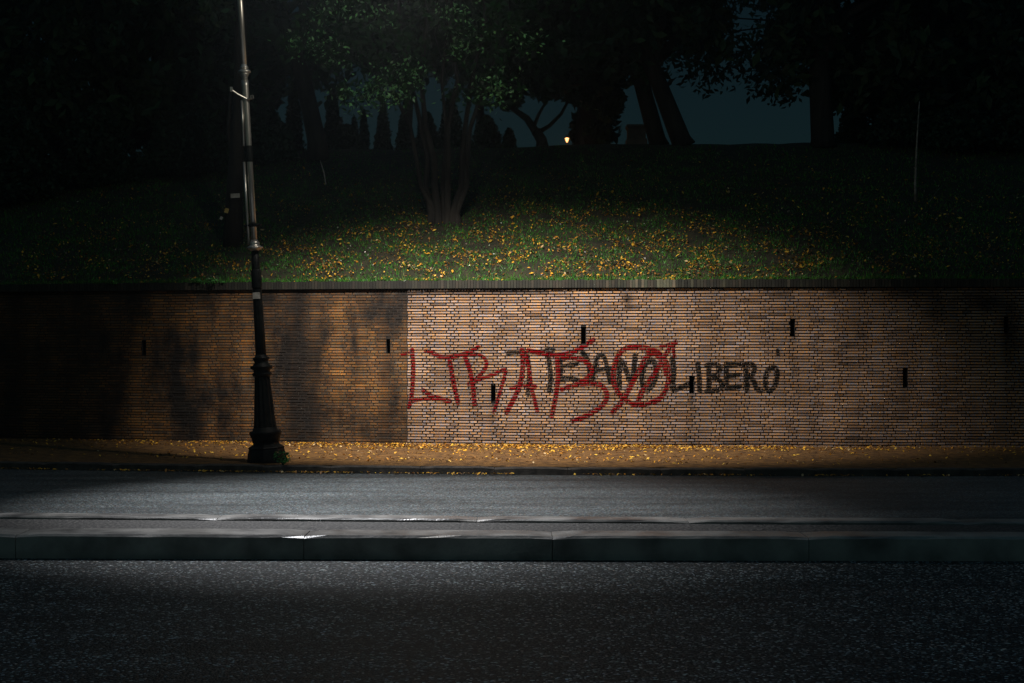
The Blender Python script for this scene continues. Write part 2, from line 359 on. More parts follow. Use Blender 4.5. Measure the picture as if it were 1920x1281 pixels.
def strokes(c1, c2):
    segs = []
    for (k, ox, oy, L) in ((4.0025,740,520,c1),(3.768,1080,520,c2)):
        for w, pts in L:
            P = [on_wall(ox+x/k, oy+y/k) for x, y in pts]
            Q = []      # Catmull-Rom smoothing
            for i in range(len(P)-1):
                p0 = P[max(i-1,0)]; p1 = P[i]; p2 = P[i+1]; p3 = P[min(i+2,len(P)-1)]
                for s in range(4):
                    t = s/4
                    Q.append(tuple(.5*((2*p1[a])+(-p0[a]+p2[a])*t+(2*p0[a]-5*p1[a]+4*p2[a]-p3[a])*t*t+(-p0[a]+3*p1[a]-3*p2[a]+p3[a])*t**3) for a in (0,1)))
            Q.append(P[-1]); r = w*.5*.0088-.003
            for a, b in zip(Q, Q[1:]): segs.append((a[0],a[1],b[0],b[1],r))
    return np.array(segs)
RED = strokes(red_c1, red_c2); BLK = strokes(blk_c1, blk_c2)
def cover(seg, P, soft):
    a = seg[:,0:2]; b = seg[:,2:4]; ab = b-a; L = (ab**2).sum(1)+1e-9
    ap = P[:,None,:]-a[None]; t = np.clip((ap*ab[None]).sum(2)/L, 0, 1)
    d = np.linalg.norm(ap-t[...,None]*ab[None], axis=2)-seg[None,:,4]
    return np.clip(1-(d.min(1)+.006)/soft, 0, 1)
def tone_new():
    c = random.choice([(.36,.31,.26),(.365,.315,.275),(.35,.31,.28),(.37,.30,.24),(.35,.315,.30)])
    q = random.uniform(.88,1.10)*(.62 if random.random() < .03 else 1); return tuple(x*q for x in c)
def tone_old():
    c = random.choice([(.20,.125,.05),(.18,.12,.06),(.23,.145,.05),(.14,.11,.07)])
    q = random.uniform(.7,1.2); return tuple(x*q for x in c)
NC = 56; CH = (H1-H0)/NC
def xa_r(x, r):
    return x+.014*mn.noise(Vector((r*.45, 3.1, x)))+(.010 if (r//3) % 2 else 0) if abs(x-EDGE) < .001 else x
def ideal(xa, r, n):
    if r % 2: return xa+(.067+(n-1)//2*.402+(.268 if (n-1) % 2 else 0))
    return xa+n//2*.402+(.268 if n % 2 else 0)
def lay(xa, xb, tone, stf, proud, jit, joint, old=False):
    mb = MB(); fronts = []
    for r in range(NC):
        z0 = H0+r*CH+joint*.5; z1 = H0+(r+1)*CH-joint*.5; zc = (z0+z1)/2
        X = xa-random.uniform(0,.12)*(xa < -12)
        if xa > -12: X = xa+ (0 if r % 2 else -.0)
        wan = random.uniform(-.022,.022); n_b = 0
        X = xa_r(xa, r); xb_r = xa_r(xb, r)
        if r % 2: seq = (.066, .268, .134)
        else: seq = (.268, .134)
        while X < xb_r-.02:
            if r % 2: Lb = .066 if n_b == 0 else (.268 if n_b % 2 else .134)
            else: Lb = .268 if n_b % 2 == 0 else .134
            n_b += 1; Lb *= random.uniform(.95,1.05)
            # stay on the bond despite the small differences
            Lb += max(-.012, min(.012, (ideal(xa, r, n_b)+wan-(X+Lb))*.5))
            x0 = X+joint*.5; x1 = min(X+Lb-joint*.5, xb_r-.003); X += Lb
            if x1-x0 < .02: continue
            pieces = [(x0,x1,z0,z1)]
            for (hx0,hx1,hz0,hz1) in holes:
                if x1 > hx0 and x0 < hx1 and z1 > hz0 and z0 < hz1:
                    pieces = []
                    if hx0-x0 > .015: pieces.append((x0,hx0,z0,z1))
                    if x1-hx1 > .015: pieces.append((hx1,x1,z0,z1))
                    break
            c = tone()
            for (p0,p1,q0,q1) in pieces:
                wv = .013*mn.noise(Vector(((p0+p1)*.3, z0*1.3, 6))); o = proud+random.uniform(-jit,jit); tl = random.uniform(-jit,jit)*.8; tv = random.uniform(-jit,jit)*.6
                s0 = random.uniform(-.0022,.0022); s1 = random.uniform(-.0022,.0022)
                n = 3 if p1-p0 > .07 else 1
                gx = [p0+(p1-p0)*i/n for i in range(n+1)]
                vs = []; cs = []
                def V(x, z, off):
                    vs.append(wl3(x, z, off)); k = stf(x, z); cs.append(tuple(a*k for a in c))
                ch = .004
                for i, x in enumerate(gx):
                    u = i/n; xx = x+(ch if i == 0 else -ch if i == n else 0)
                    V(xx, q0+ch+wv+s0*(1-u), o+tl*(u-.5)+tv); V(xx, q1-ch+wv+s1*u, o+tl*(u-.5)-tv)
                m_ = len(vs)
                for i, x in enumerate(gx): V(x, q0+wv+s0*(1-u), -.03); V(x, q1+wv+s1*u, -.03)
                fs = [(2*i,2*i+2,2*i+3,2*i+1) for i in range(n)]
                fs += [(m_+2*i,m_+2*i+2,2*i+2,2*i) for i in range(n)]+[(2*i+1,2*i+3,m_+2*i+3,m_+2*i+1) for i in range(n)]
                fs += [(m_,0,1,m_+1),(m_+2*n+1,2*n+1,2*n,m_+2*n)]
                mb.add(vs, fs, cs); fronts.append((p0+ch,p1-ch,q0+ch+wv,q1-ch+wv,o+abs(tl)*.5+abs(tv)))
    return mb, fronts
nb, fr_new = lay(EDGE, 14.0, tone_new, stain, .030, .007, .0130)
part = nb.build('brick_facing', M['newbrick'], wall); part['label'] = 'pale scrubbed brick facing with deep dark joints'
ob, fr_old = lay(-14.0, EDGE, tone_old, oldstain_shade, .004, .004, .0085, True)
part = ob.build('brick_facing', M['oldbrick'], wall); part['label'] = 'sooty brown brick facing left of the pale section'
def backing(xa, xb, off, m):
    bx = sorted(set([round(x,4) for x in np.arange(xa, xb, .25)]+[xb]+[round(v,4) for h in holes for v in h[:2] if xa < v < xb]))
    bz = sorted(set([H0-.3, H1+.02]+[round(v,4) for h in holes for v in h[2:]]))
    mb = MB()
    for x0, x1 in zip(bx, bx[1:]):
        for z0, z1 in zip(bz, bz[1:]):
            xc, zc = (x0+x1)/2, (z0+z1)/2
            if any(h[0] < xc < h[1] and h[2] < zc < h[3] for h in holes): continue
            mb.add([wl3(x0,z0,off),wl3(x1,z0,off),wl3(x1,z1,off),wl3(x0,z1,off)], [(0,1,2,3)])
    return mb.build('mortar_bed', m, wall)
backing(EDGE, 14.0, .0, M['mortar']); backing(-14.0, EDGE, -.006, M['oldmortar'])
for (a,b,c,d) in holes:
    h = MB(); e = .0
    P = [wl3(x,z,o) for o in (.012,-.3) for (x,z) in ((a,c),(b,c),(b,d),(a,d))]
    h.add(P, [(4,5,6,7),(0,1,5,4),(1,2,6,5),(2,3,7,6),(3,0,4,7)]); h.build('weep_hole', M['hole'], wall)
# far ends of the wall, plain continuation outside the frame
for s in (-1, 1):
    h = MB(); xs = [14*s+s*i*2.0 for i in range(0,20)]
    for x0, x1 in zip(xs, xs[1:]):
        dd = d_wall(14*s); P = [(x0,dd,0),(x1,dd,0),(x1,dd,H1),(x0,dd,H1)]
        h.add([(p[0]-WO.x,p[1]-WO.y,p[2]-WO.z) for p in P], [(0,1,2,3)])
    h.build('plain_brick_facing', M['oldmortar'], wall)
# coping: a soldier course on edge with a shadow gap below
mb = MB(); X = -14.0
while X < 14:
    w = random.uniform(.046,.056); g_ = .006; z1 = 2.955+random.uniform(-.014,.008); z0 = 2.822; o = .085+random.uniform(-.006,.006)
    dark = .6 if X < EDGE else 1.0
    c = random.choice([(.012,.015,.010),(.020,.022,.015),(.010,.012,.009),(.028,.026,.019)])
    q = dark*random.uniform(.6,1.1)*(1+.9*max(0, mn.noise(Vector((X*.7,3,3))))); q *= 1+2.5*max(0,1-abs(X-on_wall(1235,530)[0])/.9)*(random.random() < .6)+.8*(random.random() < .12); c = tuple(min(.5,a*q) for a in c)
    x0, x1 = X, X+w-g_
    P = [wl3(x0,z0,o),wl3(x1,z0,o),wl3(x1,z0,-.4),wl3(x0,z0,-.4),wl3(x0,z1-.008,o),wl3(x1,z1-.008,o),wl3(x1,z1,o-.012),wl3(x0,z1,o-.012),wl3(x1,z1,-.4),wl3(x0,z1,-.4)]
    mb.add(P, [(0,3,2,1),(0,1,5,4),(4,5,6,7),(7,6,8,9),(1,2,8,6,5),(3,0,4,7,9)], c); X += w
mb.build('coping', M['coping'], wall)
h = MB(); xs = list(np.arange(-14,14.01,.5))
for x0, x1 in zip(xs, xs[1:]):
    h.add([wl3(x0,2.815,.05),wl3(x1,2.815,.05),wl3(x1,2.948,.05),wl3(x0,2.948,.05),wl3(x0,2.948,-.4),wl3(x1,2.948,-.4),wl3(x0,2.815,-.02),wl3(x1,2.815,-.02)], [(0,1,2,3),(3,2,5,4),(6,7,1,0)])
h.build('coping_bed', M['mortar'], wall)
# spray paint: thin film on the brick faces it covers
def spray(seg, name, m, label, soft, lift, kmax):
    lo = seg[:,[0,2]].min()-.1; hi = seg[:,[0,2]].max()+.1; zl = seg[:,[1,3]].min()-.1; zh = seg[:,[1,3]].max()+.1
    mb = MB()
    for (p0,p1,q0,q1,o) in fr_new+fr_old:
        if p1 < lo or p0 > hi or q1 < zl or q0 > zh: continue
        n = max(2, int((p1-p0)/.010)); mz = 3
        P = np.array([(p0+(p1-p0)*i/n, q0+(q1-q0)*j/mz) for i in range(n+1) for j in range(mz+1)])
        c = cover(seg, P, soft)
        if c.max() <= 0: continue
        c = np.clip(c*2.0, 0, kmax)*np.array([.88+.35*mn.noise(Vector((x*30,z*30,2))) for x,z in P])
        vs = [wl3(x,z,o+lift) for x,z in P]; k = mz+1
        fs = [(i*k+j,(i+1)*k+j,(i+1)*k+j+1,i*k+j+1) for i in range(n) for j in range(mz) if max(c[i*k+j],c[(i+1)*k+j],c[(i+1)*k+j+1],c[i*k+j+1]) > 0]
        mb.add(vs, fs, [float(v) for v in np.clip(c,0,1)])
    p = mb.build(name, m, wall, attr='cover'); p['label'] = label
spray(BLK, 'graffiti', M['black'], 'black sprayed letters spelling TIE IANO LIBERO', .026, .0016, 1)
spray(RED, 'graffiti', M['red'], 'red sprayed letters LTRA B and a crossed circle with an arrow', .020, .0030, 1)

# ---------------------------------------------------------------- lamp post
PD = 20.3; PX = wx(501, PD); lean = math.radians(-3.35)
post = empty('street_lamp', (PX, PD, Z_PATH), 'tall leaning cast iron street lamp post on the pavement edge', 'street lamp', rot=(0, lean, 0))
k = PD/F
def H(py): return (866-py)*k/math.cos(lean)
def lathe(name, pr, m, **kw):
    mb = MB(); mb.lathe([(w*k, H(y)) for w, y in pr], **kw); return mb.build(name, m, post, smooth=kw.get('n',24) > 12)
b_ = MB(); b_.lathe([(37*k,-.03),(37*k,H(860)),(36*k,H(852)),(34*k,H(843)),(33*k,H(840)),(34.5*k,H(838.5)),(33*k,H(837)),(25*k,H(832)),(24*k,H(826)),(26*k,H(820))], n=8); b_.build('plinth', M['iron'], post)
lathe('base_moulding', [(25,828),(27,820),(30,813),(31,810),(29,807.5),(24,806),(22,800)], M['iron'], n=16)
lathe('fluted_base', [(22.5,804),(21,798),(19.5,780),(17.5,750),(15.5,725),(14.3,708),(14.3,703)], M['iron'], n=72, flute=.13, nf=12)
lathe('collar', [(14,706),(17.5,703),(19,700),(15,697),(16,693),(21,689),(21.5,686.5),(16,684),(13,680),(13.5,675),(15.5,672.5),(15.5,670),(11,668),(10,664)], M['iron'], n=28)
lathe('lower_shaft', [(10,666),(9.3,600),(8.4,540),(7.5,500),(6.8,466)], M['iron'], n=48, flute=.08, nf=12)
lathe('sleeve', [(9.2,540),(9.6,538),(9.4,507),(8.8,505)], M['iron'], n=24)
lathe('bell_collar', [(7,470),(10,467.5),(15.5,464.5),(15.5,463),(12,461.5),(9,458),(10.5,455.5),(8,453),(6,449)], M['steel'], n=24)
lathe('upper_shaft', [(5.6,455),(5.6,300),(6.2,190),(6.6,160),(6.4,150)], M['steel'], n=20)
lathe('bell_collar', [(6,152),(5.4,146),(7,141),(8.5,139.5),(8.5,138),(6.5,137),(12,135.5),(12.2,134),(10.5,131.5),(7.5,129.5),(6,128.5),(8.3,127.3),(7.5,125.5),(5.5,122),(5,119)], M['steel'], n=24)
lathe('top_shaft', [(5.2,124),(5.2,0),(4.6,-230)], M['steel'], n=20)
lathe('shaft_band', [(6.6,303),(6.9,302),(6.9,274),(6.6,273)], M['iron'], n=20)
c_ = MB(); c_.tube([(-.075,-.03,H(458)),(-.075,-.03,H(303))], .019, 10); c_.tube([(-.065,-.03,H(273)),(-.055,-.03,H(188))], .016, 10); c_.build('conduit', M['steel'], post, smooth=True)
c_ = MB()
for y in (422,):
    c_.tube([(-.12,-.03,H(y)),(.10,-.03,H(y))], .02, 8); c_.tube([(-.12,-.06,H(y)),(-.12,.03,H(y))], .012, 6); c_.tube([(.10,-.06,H(y)),(.10,.03,H(y))], .012, 6)
c_.lathe([(.058,H(425)),(.058,H(419))], n=12); c_.build('clamp', M['iron'], post)
c_ = MB(); c_.tube([(.02,-.05,H(186)),(-.10,-.1,H(177)),(-.17,-.14,H(170))], .012, 8); c_.box(-.19,-.155,-.155,-.12,H(173),H(164.5))
c_.tube([(-.02,-.045,H(186)),(.10,-.05,H(186))], .014, 8); c_.box(.075,.085,-.08,-.02,H(186),H(180)); c_.box(.11,.12,-.08,-.02,H(186),H(180)); c_.box(.075,.12,-.08,-.02,H(181),H(180))
c_.lathe([(.056,H(189)),(.056,H(184))], n=12); c_.build('bracket', M['steel'], post)
c_ = MB(); c_.box(-.055,.05,-.075,-.068,H(560),H(548)); s = c_.build('sticker', M['paper'], post); s['label'] = 'small pale square sticker'
# arm and lantern head, above the picture
TOPZ = H(-230)
c_ = MB(); c_.tube([(0,0,TOPZ-.1),(0,-.05,TOPZ+.35),(.3,-1.1,TOPZ+.8),(.7,-2.6,TOPZ+.62),(.8,-3.0,TOPZ+.35)], .03, 8); c_.build('lamp_arm', M['iron'], post, smooth=True)
c_ = MB()
c_.lathe([(.05,.34),(.09,.28),(.12,.2),(.27,.06),(.29,.0),(.26,.0)], n=20); c_.v = [(x+.8,y-3.0,z+TOPZ) for x,y,z in c_.v]; hd = c_.build('lamp_shade', M['iron'], post, smooth=True)
def spot(name, loc, W_, c, ang, blend, parent=None, size=.12, rot=(0,0,0)):
    l = bpy.data.lights.new(name, 'SPOT'); l.energy = W_; l.color = c; l.spot_size = math.radians(ang); l.spot_blend = blend; l.shadow_soft_size = size
    o = bpy.data.objects.new(name, l); col.objects.link(o); o.location = loc; o.rotation_euler = rot
    if parent: o.parent = parent
    return o
pl = spot('lamp_light', (.8,-3.0,TOPZ-.05), POST_W, (.95,.96,1), 60, 1, post, .08)
pl.rotation_euler = (math.radians(-10), math.radians(-8), 0)
# second lamp hung over the kerb on a span wire, above the picture
mp = MAIN_POS
hang = empty('hanging_lamp', (mp[0], mp[1], mp[2]+.1), 'street lantern hung on a wire above the pavement kerb', 'street lamp')
c_ = MB(); c_.lathe([(.03,.3),(.10,.24),(.14,.14),(.30,.03),(.32,-.04),(.29,-.04)], n=20); c_.build('lamp_shade', M['iron'], hang, smooth=True)
c_ = MB(); c_.tube([(0,-30,.9),(0,-12,.5),(0,0,.34),(0,8,.45),(0,22,.9)], .008, 6); c_.build('span_wire', M['iron'], hang)
main = spot('lamp_light', (0,0,-.12), MAIN_W, (1,.87,.78), 73, 1, hang, .08)
main.scale = (1.3, 1, 1)
spill = bpy.data.lights.new('spill_light','POINT'); spill.energy = 150; spill.color = (1,.92,.78); spill.shadow_soft_size = .08
so = bpy.data.objects.new('spill_light', spill); col.objects.link(so); so.parent = hang; so.location = (0,0,-.14)
main.rotation_euler = (Vector((-.1,23.9,.8))-Vector((mp[0],mp[1],mp[2]-.02))).to_track_quat('-Z','Y').to_euler()

# ---------------------------------------------------------------- fallen leaves, grass
def fallen(name, X, Y, Z, size, label, cat, up=.35):
    N = len(X); C = np.stack([X,Y,Z],1)
    n = np.stack([rng.normal(0,up,N), rng.normal(0,up,N), np.ones(N)],1); n /= np.linalg.norm(n,axis=1,keepdims=True)
    a = rng.uniform(0,2*math.pi,N); u = np.stack([np.cos(a),np.sin(a),np.zeros(N)],1); u -= n*(u*n).sum(1,keepdims=True); u /= np.linalg.norm(u,axis=1,keepdims=True)
    v = np.cross(n,u); s = size*rng.uniform(.45,1.5,(N,1))
    pal = np.array([(.78,.42,.03),(.56,.25,.02),(.80,.52,.06),(.30,.14,.03),(.58,.44,.22),(.14,.08,.03)])
    cc = pal[rng.choice(6, N, p=[.24,.16,.17,.17,.06,.20])]*rng.uniform(.7,1.15,(N,1))
    o = quads(name, C+n*.012, u*s*.55, v*s, M['leaf'], cc, bend=.006)
    return tag(o, label, cat, kind='stuff')
# on the pavement: a drift along the wall foot, thinner towards the kerb
xs = []; ys = []
for i in range(11000):
    X = random.gauss(-.2, 3.0) if random.random() < .75 else random.uniform(-9,9)
    t = abs(random.gauss(.0,.55))+.06 if random.random() < .70 else random.uniform(.1,3.8)
    dens = .55+.9*mn.noise(Vector((X*1.1,t*2,4)))
    if t < 3.9 and random.random() < dens: xs.append(X); ys.append(d_wall(X)-t)
xs = np.array(xs); ys = np.array(ys)
fallen('fallen_leaves', xs, ys, np.full(len(xs), Z_PATH+.004), .024, 'yellow fallen leaves scattered on the pavement along the wall foot', 'leaves', .45)
xs = []; ys = []
for i in range(1500):
    X = random.uniform(-8,8)
    if mn.noise(Vector((X*.9,0,7)))+.32*(X < 0)+.1 > random.uniform(-.1,.7): xs.append(X); ys.append(d_kerb(X)-abs(random.gauss(0,.05))-.03)
xs = np.array(xs); ys = np.array(ys)
fallen('fallen_leaves', xs, ys, np.full(len(xs), Z_FAR+.012), .026, 'thin line of yellow leaves lying in the gutter', 'leaves', .4)
NL = 34000; X = rng.uniform(-9.5,10.5,NL); t = np.clip(rng.beta(1.0,3.0,NL)*7.5,.05,7.5)
keep = np.array([random.random() < (.35+.65*math.exp(-((x-1.2)/4.2)**2))*max(.05,.6+1.9*mn.noise(Vector((x*1.3,tt*1.7,2)))+.8*mn.noise(Vector((x*4,tt*5,8)))) for x,tt in zip(X,t)])
X = X[keep]; t = t[keep]; Y = np.array([dW(x)+.45+tt for x,tt in zip(X,t)]); Z = np.array([bank_z(x,y) for x,y in zip(X,Y)])
fallen('fallen_leaves', X, Y, Z+.02+rng.uniform(0,.04,len(X)), 0.021*(1+.7*(rng.random((len(X),1))<.15)), 'orange and yellow fallen leaves strewn over the grassy bank', 'leaves', .7)
NG = 90000; X = rng.uniform(-11,11,NG); t = rng.beta(1,1.5,NG)*7.8
keep = np.array([random.random() < .62+1.1*mn.noise(Vector((x*1.6,tt*2.2,12))) for x,tt in zip(X,t)]); X = X[keep]; t = t[keep]
ce = 5000; cx_ = rng.uniform(-11,11,ce); cx_ = cx_[np.array([mn.noise(Vector((x*1.7,4,4))) > .02 for x in cx_])]; cy_ = np.array([d_wall(x) for x in cx_])+rng.uniform(-.07,.1,len(cx_))
ca = rng.uniform(0,6.28,len(cx_)); ch_ = rng.uniform(.02,.07,len(cx_))
tag(quads('moss_tufts', np.stack([cx_,cy_,np.full(len(cx_),2.952)],1), np.stack([np.cos(ca)*.006,np.sin(ca)*.006,ca*0],1), np.stack([rng.normal(0,.4,len(cx_))*ch_,-rng.uniform(.1,1.2,len(cx_))*ch_,ch_*rng.uniform(.1,1,len(cx_))],1), M['grass'], np.array([(.05,.13,.02)]*len(cx_))*rng.uniform(.5,1.3,(len(cx_),1)), tri=True), 'short grass tufts rooted along the wall coping', 'grass', kind='stuff')
edge = 9000; X = np.concatenate([X, rng.uniform(-11,11,edge)]); t = np.concatenate([t, np.abs(rng.normal(0,.06,edge))-.02])
Y = np.array([dW(x)+.45+tt for x,tt in zip(X,t)]); Z = np.array([bank_z(x,y) for x,y in zip(X,Y)])
n = len(X); a = rng.uniform(0,2*math.pi,n); hgt = rng.uniform(.03,.085,n)*(1+.5*(t<.2)); wd = rng.uniform(.004,.010,n)
U = np.stack([np.cos(a)*wd,np.sin(a)*wd,np.zeros(n)],1)
V = np.stack([rng.normal(0,.45,n)*hgt, rng.normal(-.15,.45,n)*hgt, hgt],1)
gc = np.array([(.04,.21,.012),(.06,.28,.02),(.03,.13,.015),(.14,.18,.03),(.03,.16,.03)])[rng.choice(5,n,p=[.3,.25,.25,.08,.12])]*rng.uniform(.6,1.2,(n,1))
tag(quads('grass', np.stack([X,Y,Z-.005],1), U, V, M['grass'], gc, tri=True), 'short patchy grass growing on the bank behind the wall', 'grass', kind='stuff')
# low broad leaved ground cover
n = 26000; X = rng.uniform(-11,11,n); t = rng.beta(1,1.6,n)*7.5
keep = np.array([mn.noise(Vector((x*1.3,tt*1.8,21))) > -.05 for x,tt in zip(X,t)]); X = X[keep]; t = t[keep]; n = len(X)
Y = np.array([dW(x)+.45+tt for x,tt in zip(X,t)]); Z = np.array([bank_z(x,y) for x,y in zip(X,Y)])+rng.uniform(.01,.07,n)
U = unit(n)*rng.uniform(.008,.02,(n,1)); V = np.cross(unit(n), U/np.linalg.norm(U,axis=1,keepdims=True))*rng.uniform(.012,.028,(n,1))
gc = np.array([(.03,.16,.02),(.05,.20,.02),(.06,.05,.025),(.02,.09,.03),(.10,.07,.04)])[rng.choice(5,n)]*rng.uniform(.5,1.2,(n,1))
tag(quads('ground_cover', np.stack([X,Y,Z],1), U, V, M['green'], gc), 'small green weeds covering the bank among fallen leaves', 'ground cover', kind='stuff')

def weed(name, loc, r, h, n, label, cat='plant', dark=1.0, droop=0):
    e = empty(name, loc, label, cat)
    st = MB(); C = []; 
    for i in range(9):
        a = random.uniform(0,6.28); rr = r*random.uniform(.3,1); tip = (rr*math.cos(a), rr*math.sin(a)-droop*.5, h*random.uniform(.4,1)-droop)
        st.tube([(0,0,-.01),(tip[0]*.4,tip[1]*.4-droop*.3,max(tip[2],.02)*.6+.03),tip], [.004,.003,.002], 4)
        for q in range(n//9):
            u = random.uniform(.35,1.05); C.append((tip[0]*u+random.gauss(0,r*.12), tip[1]*u+random.gauss(0,r*.12), (tip[2])*u+random.gauss(0,r*.08)+.01))
    st.build('stem', M['bark'], e); N_ = len(C)
    U = unit(N_)*.014; V = np.cross(unit(N_), U/.014)*.026
    gc = np.array([(.04,.19,.03)]*N_)*rng.uniform(.4,1.3,(N_,1))*dark
    quads('leaves', np.array(C), U, V, M['green'], gc, parent=e); return e
weed('weed', (wx(530,19.78), 19.8, Z_PATH), .16, .17, 170, 'small green weed sprouting beside the lamp post foot')
for (px, r, lb) in [(405,.24,'largest leafy weed tuft growing on the coping left of the lamp post'),(213,.15,'small weed hanging over the coping far left'),(372,.12,'small weed tuft on the coping left of the largest one')]:
    X = on_wall(px, 535)[0]; weed('weed', (X, d_wall(X)-.06, 2.95), r, .14, 230, lb, droop=.07)

# ---------------------------------------------------------------- trees
def foliage(N, ctr, rad, clumps, leaf, base, parent, m, name='crown', spread=.28, pts=None, cut=None):
    """leaf-sized faces gathered in clumps through an uneven ellipsoid"""
    ctr = np.array(ctr); rad = np.array(rad)
    cc = unit(clumps)*(rng.uniform(.25,1,(clumps,1))**.5)*rad+ctr
    if pts is not None: cc = np.concatenate([cc, np.array(pts)])
    cr = rng.uniform(.5,1.3,len(cc))*spread*rad.mean(); idx = rng.integers(0,len(cc),N)
    P = cc[idx]+unit(N)*(rng.uniform(0,1,(N,1))**.6)*cr[idx][:,None]
    if cut is not None: P = P[cut(P)]
    N = len(P); s = leaf*rng.uniform(.6,1.3,(N,1)); U = unit(N); V = np.cross(unit(N),U); V /= np.linalg.norm(V,axis=1,keepdims=True)+1e-9
    colr = np.array(base)*rng.uniform(.5,1.4,(N,1))*rng.uniform(.8,1.2,(N,3))
    return quads(name, P, U*s*.5, V*s, m, colr, parent=parent, bend=leaf*.15)
def tree(name, base, label, limbs, crown, cat='tree', leaf=.16, col_=(.03,.06,.03), N=5000, clumps=60, m='dark', group=None, extra=None, spread=.28):
    """limbs: list of (points, radii) in metres relative to the base; crown: (centre, radii)"""
    e = empty(name, base, label, cat, group)
    mb = MB()
    for pts, rad in limbs: mb.tube(pts, rad, 9, .07)
    mb.build('trunk', M['palebark' if name in ('sapling','bent_twig') else 'bark'], e, smooth=True)
    if crown: foliage(N, crown[0], crown[1], clumps, leaf, col_, e, M[m], pts=extra, spread=spread)
    return e
def gb(px, Y): X = wx(px, Y); return (X, Y, bank_z(X, Y)-.05)
def rel(px, py, Y, b): return (wx(px,Y)-b[0], Y-b[1], wz(py,Y)-b[2])
# the many-stemmed tree on the bank, its low leaves caught by the lamp
Y0 = 27.3; b = gb(832, Y0); b = (b[0],b[1],b[2]-.15); limbs = []
for (x0, x1, x2, r, dy) in [(812,790,745,.075,.2),(822,803,790,.085,-.1),(832,838,835,.06,.15),(838,843,850,.08,-.15),(848,872,905,.075,.1),(856,886,950,.07,-.1),(818,770,680,.06,0)]:
    j = lambda q: random.uniform(-q,q)
    limbs.append(([rel(832+(x0-832)*1.1,445,Y0,b), rel(832+(x0-832)*1.1,414,Y0,b), rel(x0+(x1-x0)*.05+j(2),398,Y0,b), rel((x0+x1)/2+j(5),350,Y0+dy*.6,b), rel((x0+x1)/2+(x1-x0)*.2+j(6),300,Y0+dy,b), rel(x1+j(6),240,Y0+dy*2,b), rel((x1+x2)/2+j(12),150,Y0-.2+dy,b), rel(x2+j(10),40,Y0-.5,b), rel(x2,-40,Y0-.6,b)], [r*1.5,r*1.25,r*1.0,r*.8,r*.74,r*.66,r*.5,r*.36,r*.22]))
pts = [rel(px,py,Y0-1.6+random.uniform(-.5,.5),b) for px,py in [(590,80),(600,30),(640,15),(625,110),(680,20),(720,150),(700,170),(690,185),(760,130),(770,155),(655,180),(880,60),(860,90),(920,60),(905,160),(930,180),(850,30),(990,80),(960,40),(800,20),(740,60),(560,85),(935,150),(740,180)]]
mtree = tree('multi_stem_tree', b, 'many stemmed tree on the bank with leafy branches catching the lamplight', limbs, (rel(790,-20,Y0-.6,b),(3.2,1.8,2.0)), leaf=.075, col_=(.012,.055,.013), N=5200, clumps=60, m='dark', extra=pts, spread=.17)
# loose leaf sprays at the crown's lower edge, lamplight painted in as bright green
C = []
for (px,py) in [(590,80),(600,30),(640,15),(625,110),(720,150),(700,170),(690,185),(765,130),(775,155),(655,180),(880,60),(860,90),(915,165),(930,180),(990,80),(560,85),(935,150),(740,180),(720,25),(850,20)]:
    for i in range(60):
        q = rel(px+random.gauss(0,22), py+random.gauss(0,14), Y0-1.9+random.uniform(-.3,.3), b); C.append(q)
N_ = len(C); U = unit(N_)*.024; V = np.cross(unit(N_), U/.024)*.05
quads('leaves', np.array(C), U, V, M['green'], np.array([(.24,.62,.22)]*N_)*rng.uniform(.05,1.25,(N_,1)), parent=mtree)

def simple_tree(px, Y, label, lean, r, crown_px, crown_py, crx, crz, N=4200, leaf=.17, top_py=60, clumps=55, name='broadleaf_tree', spread=.3):
    b = gb(px, Y); tx = px+lean
    limbs = [([(0,0,0), rel(px+lean*.08,262,Y,b), rel(px+lean*.72,150,Y,b), rel(px+lean*1.3,top_py,Y,b)], [r*1.2,r,r*.85,r*.6])]
    for i in range(5):
        a = random.uniform(-1,1)*crx*.7; limbs.append(([rel(px+lean*.85,130,Y,b), (rel(tx,60,Y,b)[0]+a*.5, random.uniform(-.6,.6), rel(tx,60,Y,b)[2]+.3), (rel(crown_px,crown_py,Y,b)[0]+a, random.uniform(-1.2,1.2), rel(crown_px,crown_py,Y,b)[2]+random.uniform(-.3,1))], [r*.5,r*.35,r*.15]))
    return tree(name, b, label, limbs, (rel(crown_px,crown_py,Y,b),(crx,2.0,crz)), leaf=leaf, N=N, clumps=clumps, group='trees along the top of the bank', spread=spread)
simple_tree(598, 32.0, 'dark trunk leaning left, left of the pointed cypresses', -40, .22, 520, -20, 3.4, 2.0, N=9000)
simple_tree(1283, 32.0, 'thick dark trunk leaning left, right one of the leaning pair', -70, .23, 1120, -30, 3.0, 2.0, N=9000)
simple_tree(1236, 32.6, 'dark trunk leaning left, left one of the leaning pair', -48, .21, 1060, 10, 2.6, 1.9, N=7000)
simple_tree(1543, 31.5, 'straight thick dark trunk at the right end of the lit gap', -8, .27, 1640, -10, 2.6, 2.6, N=8000)
simple_tree(1660, 33.5, 'dark tree with a low dense crown right of the straight thick trunk', 10, .2, 1700, 130, 1.6, 1.9, N=9000)
simple_tree(1830, 33.0, 'dark dense tree at the right side of the bank', 0, .2, 1850, 110, 1.9, 2.2, N=9000)
simple_tree(1100, 36.0, 'rounded dark tree with its crown reaching almost to the ground', 8, .3, 1117, 190, .55, 1.0, N=4500, clumps=26)
simple_tree(760, 37.0, 'dark broad tree behind the many stemmed tree', 10, .16, 770, 40, 2.7, 1.6, N=9000)
simple_tree(905, 38.0, 'slim dark tree behind the many stemmed tree, right of the broad one', -14, .13, 930, 60, 2.3, 1.5, N=7000)
simple_tree(460, 34.0, 'dark dense tree behind the lamp post', 0, .2, 440, 120, 1.5, 2.0, N=9000)
